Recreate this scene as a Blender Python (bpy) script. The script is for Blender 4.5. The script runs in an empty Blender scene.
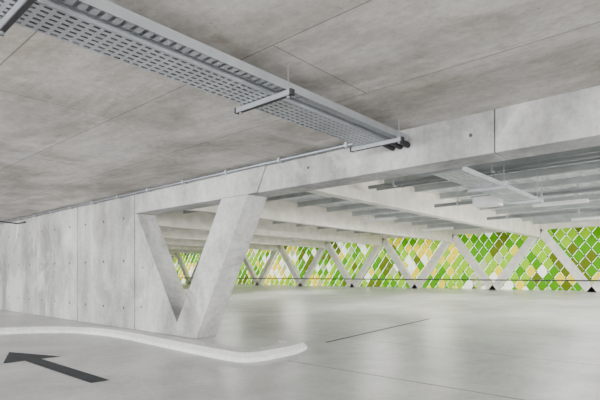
import bpy, bmesh, math, random
from mathutils import Vector
random.seed(7)
S=bpy.context.scene
C=S.collection

# ---------------- materials ----------------
def newmat(n):
    m=bpy.data.materials.new(n); m.use_nodes=True
    nt=m.node_tree; b=nt.nodes['Principled BSDF']
    return m,nt,b
def simple(n,col,rough=.5,metal=0.0):
    m,nt,b=newmat(n)
    b.inputs['Base Color'].default_value=(*col,1); b.inputs['Roughness'].default_value=rough
    b.inputs['Metallic'].default_value=metal
    tc=nt.nodes.new('ShaderNodeTexCoord'); no=nt.nodes.new('ShaderNodeTexNoise'); no.inputs['Scale'].default_value=3
    no.inputs['Detail'].default_value=5
    r=nt.nodes.new('ShaderNodeValToRGB')
    r.color_ramp.elements[0].color=(*[c*.85 for c in col],1); r.color_ramp.elements[1].color=(*[min(1,c*1.1) for c in col],1)
    r.color_ramp.elements[0].position=.3; r.color_ramp.elements[1].position=.7
    nt.links.new(tc.outputs['Object'],no.inputs['Vector']); nt.links.new(no.outputs['Fac'],r.inputs['Fac'])
    nt.links.new(r.outputs['Color'],b.inputs['Base Color'])
    return m
def mix(nt,typ,fac,a,b):
    n=nt.nodes.new('ShaderNodeMix'); n.data_type='RGBA'; n.blend_type=typ
    for v,k in ((fac,0),(a,6),(b,7)):
        if hasattr(v,'links') or hasattr(v,'is_linked'): nt.links.new(v,n.inputs[k])
        elif isinstance(v,(float,int)): n.inputs[k].default_value=v
        else: n.inputs[k].default_value=(*v,1)
    return n.outputs[2]
def noise(nt,vec,scale,detail=6,rough=.6,sc=(1,1,1),dist=0):
    mp=nt.nodes.new('ShaderNodeMapping'); mp.inputs['Scale'].default_value=sc
    nt.links.new(vec,mp.inputs['Vector'])
    n=nt.nodes.new('ShaderNodeTexNoise'); n.inputs['Scale'].default_value=scale
    n.inputs['Detail'].default_value=detail; n.inputs['Roughness'].default_value=rough
    n.inputs['Distortion'].default_value=dist
    nt.links.new(mp.outputs['Vector'],n.inputs['Vector']); return n.outputs['Fac']
def ramp(nt,f,p0,c0,p1,c1):
    r=nt.nodes.new('ShaderNodeValToRGB'); e=r.color_ramp.elements
    e[0].position=p0; e[0].color=(*c0,1); e[1].position=p1; e[1].color=(*c1,1)
    nt.links.new(f,r.inputs['Fac']); return r.outputs['Color']
def concrete(n,dark,light,rough=.75,stretch=(1,1,1),stain=.35,bricks=None,spec=.3,staincol=(.32,.27,.22),scale=.9,bloom=.0,grain=0):
    m,nt,b=newmat(n)
    tc=nt.nodes.new('ShaderNodeTexCoord').outputs['Object']
    big=noise(nt,tc,scale,10,.66,stretch,.3)
    col=ramp(nt,big,.38,dark,.62,light)
    fine=noise(nt,tc,14,6,.7)
    col=mix(nt,'MULTIPLY',.7,col,ramp(nt,fine,.3,(.68,.68,.68),.62,(1,1,1)))
    st=noise(nt,tc,1.1,9,.72,stretch,.5)
    sf=ramp(nt,st,.53,(0,0,0),.70,(stain,)*3)
    col=mix(nt,'MIX',sf,col,staincol)
    if grain:
        gr=noise(nt,tc,3.0,6,.65,(.18,5,1))
        col=mix(nt,'MULTIPLY',grain,col,ramp(nt,gr,.36,(.66,.645,.62),.56,(1,1,1)))
    if bloom:
        mp=noise(nt,tc,.7,7,.7,(1.3,.8,1.1),.8)
        col=mix(nt,'MIX',ramp(nt,mp,.54,(0,0,0),.68,(bloom,)*3),col,(.80,.80,.79))
    sp=noise(nt,tc,45,2,.5)
    col=mix(nt,'MULTIPLY',.6,col,ramp(nt,sp,.27,(.4,.4,.4),.33,(1,1,1)))
    if bricks:
        for w,h,lo,mo in bricks:
            br=nt.nodes.new('ShaderNodeTexBrick'); nt.links.new(tc,br.inputs['Vector'])
            br.inputs['Scale'].default_value=1; br.inputs['Brick Width'].default_value=w; br.inputs['Row Height'].default_value=h
            br.inputs['Mortar Size'].default_value=.007; br.inputs['Mortar Smooth'].default_value=.4
            br.offset=.5
            br.inputs['Color1'].default_value=(lo,lo*.99,lo*.975,1); br.inputs['Color2'].default_value=(1.0,1.0,1.0,1)
            br.inputs['Mortar'].default_value=(mo,mo*.96,mo*.92,1)
            col=mix(nt,'MULTIPLY',.95,col,br.outputs['Color'])
    nt.links.new(col,b.inputs['Base Color'])
    b.inputs['Roughness'].default_value=rough
    b.inputs['Specular IOR Level'].default_value=spec
    bp=nt.nodes.new('ShaderNodeBump'); bp.inputs['Strength'].default_value=.15; bp.inputs['Distance'].default_value=.02
    nt.links.new(fine,bp.inputs['Height']); nt.links.new(bp.outputs['Normal'],b.inputs['Normal'])
    return m
M_wall=concrete('concrete_wall',(.30,.30,.298),(.61,.608,.595),stretch=(1.1,1,.5),stain=.6,staincol=(.25,.23,.20),bloom=.5)
M_ceil=concrete('concrete_ceiling',(.42,.398,.365),(.78,.755,.715),stretch=(.6,1.25,1),stain=.7,bricks=((5.0,1.25,.88,.42),),staincol=(.30,.235,.17),bloom=.4,grain=.22)
M_floor=concrete('concrete_floor',(.50,.50,.51),(.72,.72,.73),rough=.33,stain=.5,spec=.5,staincol=(.38,.38,.385),scale=.7,bloom=.4)
M_kerb=concrete('kerb_concrete',(.78,.78,.77),(.92,.92,.91),stain=.1)
M_gap=simple('joint_dark',(.08,.075,.07),.9)
M_white=simple('painted_steel_cream',(.88,.84,.75),.5)
M_strut=simple('facade_strut_paint',(.90,.88,.83),.5)
M_galv=simple('galvanised_steel',(.50,.53,.56),.42,.6)
M_deck=simple('galvanised_deck',(.78,.82,.81),.3,.25)
M_black=simple('black_rubber',(.02,.02,.025),.6)
M_arrow=simple('dark_road_paint',(.025,.03,.038),.75)
M_rail=simple('dark_cable',(.04,.04,.04),.5)
M_lamp=simple('lamp_housing',(.9,.9,.9),.4)
M_ground=simple('outside_ground',(.6,.62,.58),.9)
M_cut=simple('saw_cut',(.24,.24,.24),.9)
def tile(n,col):
    m,nt,b=newmat(n)
    nt.nodes.remove(b)
    out=nt.nodes['Material Output']
    d=nt.nodes.new('ShaderNodeBsdfDiffuse'); t=nt.nodes.new('ShaderNodeBsdfTranslucent'); mx=nt.nodes.new('ShaderNodeMixShader')
    d.inputs[0].default_value=(*col,1); t.inputs[0].default_value=(*col,1); mx.inputs[0].default_value=.6
    nt.links.new(d.outputs[0],mx.inputs[1]); nt.links.new(t.outputs[0],mx.inputs[2]); nt.links.new(mx.outputs[0],out.inputs[0])
    return m
TILES=[tile('leaf_lime',(.24,.48,.002)),tile('leaf_yellow',(.70,.58,.01)),tile('leaf_green',(.07,.26,.003)),
       tile('leaf_olive',(.10,.14,.01)),tile('leaf_white',(.88,.91,.82)),tile('leaf_grey',(.36,.44,.2))]

# ---------------- mesh helpers ----------------
def obj(name,bm,mats,parent=None,bevel=0,smooth=False):
    bmesh.ops.recalc_face_normals(bm,faces=bm.faces)
    me=bpy.data.meshes.new(name); bm.to_mesh(me); bm.free()
    for m in (mats if isinstance(mats,list) else [mats]): me.materials.append(m)
    o=bpy.data.objects.new(name,me); C.objects.link(o)
    if parent: o.parent=parent
    if bevel:
        md=o.modifiers.new('bevel','BEVEL'); md.width=bevel; md.segments=2; md.limit_method='ANGLE'
    if smooth:
        for p in me.polygons: p.use_smooth=True
    return o
def box(bm,x0,x1,y0,y1,z0,z1,mi=0):
    vs=[bm.verts.new(p) for p in ((x0,y0,z0),(x1,y0,z0),(x1,y1,z0),(x0,y1,z0),(x0,y0,z1),(x1,y0,z1),(x1,y1,z1),(x0,y1,z1))]
    for f in ((0,1,2,3),(4,5,6,7),(0,1,5,4),(1,2,6,5),(2,3,7,6),(3,0,4,7)):
        bm.faces.new([vs[i] for i in f]).material_index=mi
def prism(bm,pts,y0,y1,mi=0):
    a=[bm.verts.new((x,y0,z)) for x,z in pts]; b=[bm.verts.new((x,y1,z)) for x,z in pts]
    n=len(pts)
    bm.faces.new(a).material_index=mi; bm.faces.new(b[::-1]).material_index=mi
    for i in range(n):
        bm.faces.new((a[i],a[(i+1)%n],b[(i+1)%n],b[i])).material_index=mi
def tube(bm,p,q,r,seg=10,mi=0):
    p=Vector(p);q=Vector(q);d=(q-p).normalized()
    up=Vector((0,0,1)) if abs(d.z)<.9 else Vector((1,0,0))
    a=d.cross(up).normalized(); b=d.cross(a)
    r1=[];r2=[]
    for i in range(seg):
        t=2*math.pi*i/seg; o=(a*math.cos(t)+b*math.sin(t))*r
        r1.append(bm.verts.new(p+o)); r2.append(bm.verts.new(q+o))
    for i in range(seg):
        f=bm.faces.new((r1[i],r1[(i+1)%seg],r2[(i+1)%seg],r2[i])); f.material_index=mi
    bm.faces.new(r1[::-1]).material_index=mi; bm.faces.new(r2).material_index=mi
def empty(name):
    e=bpy.data.objects.new(name,None); C.objects.link(e); return e

# ---------------- dimensions ----------------
CAMZ=1.25; WY=5.0; WT=.42; CEIL=2.97; BEAMZ=2.52; DECK=3.42
FY=21.7; FZ=.58; WB=.124
XL,XR=-46,12; YB=-9
def fz(y): return 0 if y<WY+WT else FZ*(y-WY-WT)/(FY-WY-WT)

# floor
bm=bmesh.new()
ys=[YB,WY+WT,23.0]; xs=[XL,XR]
g=[[bm.verts.new((x,y,fz(y))) for x in xs] for y in ys]
lo=[[bm.verts.new((x,y,fz(y)-.3)) for x in xs] for y in ys]
for i in range(2):
    bm.faces.new((g[i][0],g[i][1],g[i+1][1],g[i+1][0]))
    bm.faces.new((lo[i][0],lo[i+1][0],lo[i+1][1],lo[i][1]))
obj('floor',bm,M_floor)
bm=bmesh.new(); box(bm,-4.7,XR,5.00,5.015,-.01,.003)
obj('expansion_joint',bm,M_cut)
bm=bmesh.new()
for (x,y0,y1) in ((-5.3,6.6,10.6),):
    vs=[bm.verts.new(p) for p in ((x,y0,fz(y0)+.004),(x+.08,y0,fz(y0)+.004),(x+.08,y1,fz(y1)+.004),(x,y1,fz(y1)+.004))]
    bm.faces.new(vs)
obj('drainage_channel',bm,simple('drain_grate',(.14,.14,.14),.8))
bm=bmesh.new()
for y in (7.2,9.5,13.5,17.5):
    z=fz(y)+.003
    bm.faces.new([bm.verts.new(p) for p in ((XL,y,z),(XR,y,z),(XR,y+.02,z),(XL,y+.02,z))])
obj('saw_cut_joints',bm,M_cut)

# ceiling slab
bm=bmesh.new(); box(bm,XL,XR,YB,WY-.001,CEIL,CEIL+.35)
obj('ceiling',bm,M_ceil)

# wall panels left
e=empty('wall_front')
bm=bmesh.new()
joints=[-9.03-2.73*k for k in range(0,14)]
g_=.013
for k in range(len(joints)-1):
    prism(bm,[(joints[k+1]+g_,WB),(joints[k]-g_,WB),(joints[k]-g_,CEIL+.2),(joints[k+1]+g_,CEIL+.2)],WY,WY+WT)
prism(bm,[(-9.03+g_,WB),(-7.50,WB),(-7.50,.36),(-8.94,BEAMZ-.005),(-9.03+g_,BEAMZ-.005)],WY,WY+WT)
obj('wall_panels',bm,M_wall,e,bevel=.008)
bm=bmesh.new(); box(bm,joints[-1],-9.06,WY+.03,WY+WT-.03,WB+.02,CEIL+.1)
obj('panel_core',bm,M_gap,e)
bm=bmesh.new()
for k in range(len(joints)-1):
    for dx in (.45,1.37,2.28):
        for z in (.55,1.55,2.45):
            tube(bm,(joints[k]-dx,WY-.003,z),(joints[k]-dx,WY+.02,z),.028,12)
for x,z in ((-8.75,.6),(-8.7,1.4),(-5.9,2.75),(-4.3,2.75),(-2.0,2.75)):
    tube(bm,(x,WY-.003,z),(x,WY+.02,z),.02,12)
obj('tie_holes',bm,M_gap,e)

# V column leg
e=empty('v_shaped_column')
bm=bmesh.new()
prism(bm,[(-7.50,WB),(-6.90,WB),(-5.54,BEAMZ),(-6.20,BEAMZ),(-7.50,.36)],WY-.012,WY+WT)
obj('leg',bm,M_wall,e,bevel=.012)
bm=bmesh.new()
prism(bm,[(-6.20,BEAMZ),(-5.33,BEAMZ),(-5.10,CEIL-.002),(-6.20,CEIL-.002)],WY-.03,WY+.05)
obj('node_head',bm,M_wall,e,bevel=.01)

# beam
e=empty('concrete_beam')
bm=bmesh.new()
segs=[(-9.03,-6.2),(-6.2,-1.75),(-1.75,3.1),(3.1,7.7),(7.7,XR)]
for a,b in segs:
    prism(bm,[(a+.005,BEAMZ),(b-.005,BEAMZ),(b-.005,DECK+.2),(a+.005,DECK+.2)],WY,WY+WT)
obj('beam_segments',bm,M_wall,e,bevel=.008)
bm=bmesh.new(); box(bm,-9.1,XR,WY+.03,WY+WT-.03,BEAMZ+.03,DECK+.1)
obj('beam_core',bm,M_gap,e)

# kerb island
ctrl=[(-5.6,6.12),(-5.2,6.02),(-5.02,5.6),(-4.97,5.1),(-4.97,4.7),(-5.12,4.47),(-5.5,4.43),(-6.4,4.47),(-7.4,4.53),(-8.5,4.59),(-9.6,4.55),(-10.5,4.25),(-11.15,3.55),(-11.6,2.45),(-12.0,1.0),(-12.5,-1.0)]
def catmull(P,n=8):
    out=[]
    for i in range(len(P)-1):
        p0=Vector(P[max(i-1,0)]);p1=Vector(P[i]);p2=Vector(P[i+1]);p3=Vector(P[min(i+2,len(P)-1)])
        for k in range(n):
            t=k/n
            out.append(.5*((2*p1)+(-p0+p2)*t+(2*p0-5*p1+4*p2-p3)*t*t+(-p0+3*p1-3*p2+p3)*t**3))
    out.append(Vector(P[-1])); return out
path=catmull(ctrl)
prof=[(0,0),(.008,.06),(.06,.105),(.09,.127),(.34,.130),(.345,.05)]
bm=bmesh.new(); rings=[]; inner=[]
for i,p in enumerate(path):
    d=(path[min(i+1,len(path)-1)]-path[max(i-1,0)]).normalized()
    nrm=Vector((d.y,-d.x))
    rings.append([bm.verts.new((p.x+nrm.x*o,p.y+nrm.y*o,z)) for o,z in prof])
    inner.append((p.x+nrm.x*.33,p.y+nrm.y*.33))
for a,b in zip(rings,rings[1:]):
    for j in range(len(prof)-1): bm.faces.new((a[j],a[j+1],b[j+1],b[j]))
obj('kerb',bm,M_kerb)
bm=bmesh.new()
poly=[bm.verts.new((x,y,.122)) for x,y in inner]+[bm.verts.new((XL,-1,.122)),bm.verts.new((XL,5.75,.122))]
f=bm.faces.new(poly); bmesh.ops.triangulate(bm,faces=[f])
obj('raised_walkway',bm,M_floor)

# painted arrow
bm=bmesh.new()
z=.004
vs=[bm.verts.new((x,y,z)) for x,y in ((-5.42,2.46),(-5.42,2.68),(-7.55,2.68),(-7.55,2.96),(-8.6,2.57),(-7.55,2.18),(-7.55,2.46))]
bm.faces.new(vs); obj('painted_arrow',bm,M_arrow)

# ---------------- cable tray ----------------
def tray(name,x0,x1,y0,y1,z,parent=None,h=.07,mat=M_galv):
    bm=bmesh.new()
    nu=6; W=x1-x0
    xs=[x0]
    for k in range(nu):
        c=x0+W*(k+.5)/nu; xs+= [c-.012,c+.012]
    xs.append(x1)
    ys=[y0]; y=y0+.03
    while y+.10<y1:
        ys+=[y,y+.045]; y+=.07
    ys.append(y1)
    V=[[bm.verts.new((a,b,z)) for a in xs] for b in ys]
    for j in range(len(ys)-1):
        for i in range(len(xs)-1):
            if i%2==1 and j%2==1: continue
            bm.faces.new((V[j][i],V[j][i+1],V[j+1][i+1],V[j+1][i]))
    for x,s in ((x0,1),(x1,-1)):
        box(bm,x-.002,x+.002,y0,y1,z,z+h); box(bm,min(x,x+s*.018),max(x,x+s*.018),y0,y1,z+h,z+h+.004)
    return obj(name,bm,mat,parent)
e=empty('cable_tray')
tray('perforated_tray',-3.18,-2.83,-2.5,4.75,CAMZ+1.52,e)
tray('side_tray',-2.77,-2.69,-2.5,4.9,CAMZ+1.54,e)
bm=bmesh.new()
for k in range(5): tube(bm,(-3.13+.06*k,-2.5,2.79),(-3.13+.06*k+.01,4.8,2.79),.012,8)
obj('cables',bm,simple('grey_cable',(.3,.3,.3),.5),e)
def channel(bm,x0,x1,y,z):
    box(bm,x0,x1,y-.02,y+.02,z-.003,z); box(bm,x0,x1,y-.021,y-.017,z-.042,z); box(bm,x0,x1,y+.017,y+.021,z-.042,z)
    box(bm,x0,x1,y-.02,y-.008,z-.043,z-.04); box(bm,x0,x1,y+.008,y+.02,z-.043,z-.04)
bm=bmesh.new()
for y in (-1.0,.93,2.83,4.62):
    channel(bm,-3.28,-2.62,y,CAMZ+1.515)
    for x in (-3.24,-2.65):
        tube(bm,(x,y,CAMZ+1.46),(x,y,CEIL+.01),.006,8)
        tube(bm,(x,y,CAMZ+1.515),(x,y,CAMZ+1.53),.014,6)
        tube(bm,(x,y,CAMZ+1.455),(x,y,CAMZ+1.472),.014,6)
obj('strut_hangers',bm,simple('strut_steel',(.36,.38,.40),.4,.6),e)
bm=bmesh.new()
for y in (-1.0,.93,2.83,4.62):
    for x in (-3.30,-2.62): box(bm,x,x+.02,y-.024,y+.024,CAMZ+1.47,CAMZ+1.518)
    box(bm,-3.27,-2.63,y-.015,y+.015,CAMZ+1.468,CAMZ+1.478)
for k in range(3): tube(bm,(-2.95+.1*k,4.72,2.80),(-2.95+.1*k,5.01,2.78),.035,12)
obj('end_caps_glands',bm,M_black,e)

# conduit along wall top
e=empty('wall_conduit')
bm=bmesh.new(); tube(bm,(-40,WY-.075,CEIL-.05),(-3.35,WY-.075,CEIL-.05),.026,10)
obj('pipe',bm,simple('conduit_steel',(.24,.26,.28),.35,.7),e)
bm=bmesh.new()
x=-3.6
while x>-40: box(bm,x,x+.04,WY-.11,WY+.01,CEIL-.082,CEIL-.018); x-=1.2
obj('clips',bm,M_galv,e)
e=empty('ceiling_conduit')
bm=bmesh.new(); tube(bm,(-15.8,WY-.05,CEIL-.17),(-15.8,2.0,CEIL-.04),.02,8); tube(bm,(-15.8,WY-.05,CEIL-.17),(-15.2,WY-.05,CEIL-.17),.02,8)
obj('pipe_run',bm,M_rail,e)

# ---------------- hall behind ----------------
P=3.85; X0=-5.72
bm=bmesh.new()
x=XL; pitch=.36
pr=[]
while x<XR:
    pr+=[(x,DECK),(x+.15,DECK),(x+.17,DECK+.11),(x+.34,DECK+.11)]; x+=pitch
A=[bm.verts.new((a,WY+WT,b)) for a,b in pr]; B=[bm.verts.new((a,23.2,b)) for a,b in pr]
for i in range(len(pr)-1): bm.faces.new((A[i],A[i+1],B[i+1],B[i]))
obj('ceiling_corrugated_deck',bm,M_deck)
bm=bmesh.new(); box(bm,XL,XR,WY+WT,23.2,DECK+.115,DECK+.3)
obj('ceiling_hall_slab',bm,M_wall)
def ibeam_y(name,x,y0,y1,zb,zt,w=.24):
    bm=bmesh.new()
    box(bm,x-w/2,x+w/2,y0,y1,zb,zb+.03); box(bm,x-w/2,x+w/2,y0,y1,zt-.03,zt); box(bm,x-.06,x+.06,y0,y1,zb+.03,zt-.03)
    return obj(name,bm,M_white,bevel=.004)
ks=[k for k in range(-10,4) if k!=1]
for k in ks:
    ibeam_y('steel_beam',X0+P*k,WY+WT,FY-.16,CAMZ+1.57,DECK-.002)
bm=bmesh.new(); box(bm,XL,XR,FY-.15,FY+.15,CAMZ+1.93,DECK); obj('edge_beam',bm,M_white,bevel=.01)
e=empty('steel_purlins')
bm=bmesh.new()
M_purl=simple('galvanised_purlin',(.50,.53,.53),.45,.3)
yy=6.3
while yy<21:
    for a,b in zip(ks,ks[1:]):
        x0=X0+P*a+.13; x1=X0+P*b-.13
        box(bm,x0,x1,yy-.05,yy+.05,DECK-.025,DECK-.005);box(bm,x0,x1,yy-.01,yy+.01,DECK-.13,DECK-.025); box(bm,x0,x1,yy-.05,yy+.05,DECK-.145,DECK-.13)
    yy+=1.4
obj('purlins',bm,M_purl,e)
M_pipe=simple('pipe_steel',(.33,.36,.37),.4,.5)
for yy,zz,r in ((8.2,3.05,.04),(8.5,3.05,.025),(11.2,3.0,.045),(14.8,3.0,.05)):
    e=empty('sprinkler_pipe')
    bm=bmesh.new(); tube(bm,(-5.4,yy,zz),(XR,yy,zz),r,12); obj('pipe_length',bm,M_pipe,e,smooth=True)
    bm=bmesh.new(); x=-4.8
    while x<XR:
        tube(bm,(x,yy,zz),(x,yy,DECK+.02),.008,6); box(bm,x-.02,x+.02,yy-r-.01,yy+r+.01,zz-r-.01,zz+r+.01); x+=1.9
    obj('pipe_hangers',bm,M_galv,e)
e=empty('cable_tray')
tray('perforated_tray',-3.15,-2.7,WY+WT+.1,10.5,2.72,e)
bm=bmesh.new()
for y in (6.2,8.0,9.9):
    channel(bm,-3.25,-2.6,y,2.715)
    for x in (-3.2,-2.65): tube(bm,(x,y,2.67),(x,y,DECK+.02),.007,8)
obj('strut_hangers',bm,M_galv,e)
# suspended junction box
e=empty('junction_box')
bm=bmesh.new(); box(bm,-3.95,-3.4,9.95,10.25,2.70,2.95); obj('enclosure',bm,M_lamp,e,bevel=.02)
bm=bmesh.new()
for x in (-3.8,-3.55): tube(bm,(x,10.1,2.95),(x,10.1,DECK+.005),.014,8)
box(bm,-3.97,-3.38,9.93,10.27,2.90,2.92)
obj('lid_rim_and_drops',bm,M_pipe,e)

def area(name,loc,rot,sx,sy,power,col,parent=None):
    l=bpy.data.lights.new(name,'AREA'); l.shape='RECTANGLE'; l.size=sx; l.size_y=sy; l.energy=power; l.color=col
    o=bpy.data.objects.new(name,l); C.objects.link(o); o.location=loc; o.rotation_euler=rot
    if parent: o.parent=parent
    return o
for x,y in ((-2.9,12.7),(-2.9,16.8),(-8,12.7),(-8,16.8),(-15.4,12.7),(-15.4,16.8),(-23,14.7),(3,12.7)):
    e=empty('ceiling_lamp')
    bm=bmesh.new(); box(bm,x-.6,x+.6,y-.08,y+.08,2.95,3.03); obj('housing',bm,M_lamp,e,bevel=.01)
    bm=bmesh.new()
    for dx in (-.4,.4): tube(bm,(x+dx,y,3.03),(x+dx,y,DECK+.005),.008,6)
    obj('suspension',bm,M_galv,e)
    area('lamp_light',(x,y,2.94),(0,0,0),1.1,.12,110,(1,.97,.92),e)

# facade diagrid
e=empty('facade_diagrid')
bm=bmesh.new()
zt=CAMZ+1.925; w=.20
for k in range(-10,5):
    xt=X0+P*k
    for s in (-1,1):
        xb=xt+s*P/2
        prism(bm,[(xb-w,FZ-.02),(xb+w,FZ-.02),(xt+w,zt),(xt-w,zt)],FY-.13,FY+.13)
obj('diagonal_struts',bm,M_strut,e,bevel=.01)

# leaf screen
bm=bmesh.new()
tw,th=.46,.62; YS=22.25
rows=int(3.2/(th/2))+1
for r in range(-1,rows):
    zc=FZ-.1+r*th/2
    n=int((XR-XL)/tw)
    for c in range(n):
        xc=XL+c*tw+(tw/2 if r%2 else 0)
        u=math.sin(xc*.55+r*.25)+.7*math.sin(xc*1.3-r*.5)+random.uniform(-1.3,1.3)
        if u>1.8: mi=4
        elif u>.85: mi=1
        elif u>-.4: mi=0
        elif u>-1.5: mi=2
        else: mi=3
        if random.random()<.20: mi=random.choice([4,4,5,1,2,3])
        a=tw*.485; b=th*.485; ty=random.uniform(-.03,.03)
        vs=[bm.verts.new((xc,YS-ty,zc+b)),bm.verts.new((xc+a,YS,zc)),bm.verts.new((xc,YS+ty-.05,zc-b)),bm.verts.new((xc-a,YS,zc))]
        bm.faces.new(vs).material_index=mi
        k=.042
        q=[bm.verts.new((xc+dx,YS-.09,zc-th/2+dz)) for dx,dz in ((0,k),(k,0),(0,-k),(-k,0))]
        bm.faces.new(q).material_index=6
obj('green_shingle_screen',bm,TILES+[M_rail])
e=empty('guard_rail')
bm=bmesh.new(); tube(bm,(XL,FY-.5,1.03),(XR,FY-.5,1.03),.028,8); obj('rail',bm,M_rail,e)
bm=bmesh.new()
for k in range(-10,5):
    xb=X0+P*(k+.5); box(bm,xb-.02,xb+.02,FY-.52,FY-.1,1.01,1.05)
obj('brackets',bm,M_rail,e)

bm=bmesh.new()
vs=[bm.verts.new(p) for p in ((-200,-200,-.4),(200,-200,-.4),(200,200,-.4),(-200,200,-.4))]
bm.faces.new(vs); obj('ground',bm,M_ground)

# ---------------- light ----------------
w=bpy.data.worlds.new('World'); S.world=w; w.use_nodes=True
bg=w.node_tree.nodes['Background']; bg.inputs[0].default_value=(.95,.98,1,1); bg.inputs[1].default_value=3.0
def sun(name,en,ang,direction,col):
    l=bpy.data.lights.new(name,'SUN'); l.energy=en; l.angle=math.radians(ang); l.color=col
    o=bpy.data.objects.new(name,l); C.objects.link(o)
    o.rotation_euler=Vector(direction).to_track_quat('-Z','Y').to_euler()
sun('sun',4.5,12,(.25,-1,-.75),(1,.96,.88))
# added fill area lights imitate daylight at the open sides (behind and right)
area('fill_open_side',(-8,YB+.1,1.4),(math.radians(98),0,0),36,2.6,3900,(.99,.99,1.0))
area('fill_open_end',(XR-.1,14,2.0),(math.radians(92),0,math.radians(90)),15,2.4,3300,(1,.98,.95))

cam=bpy.data.cameras.new('camera'); cam.lens=28.3; cam.sensor_width=36; cam.shift_y=.125; cam.clip_end=500
co=bpy.data.objects.new('camera',cam); C.objects.link(co)
co.location=(0,0,CAMZ); co.rotation_euler=(math.radians(90),0,math.radians(41.7)); S.camera=co
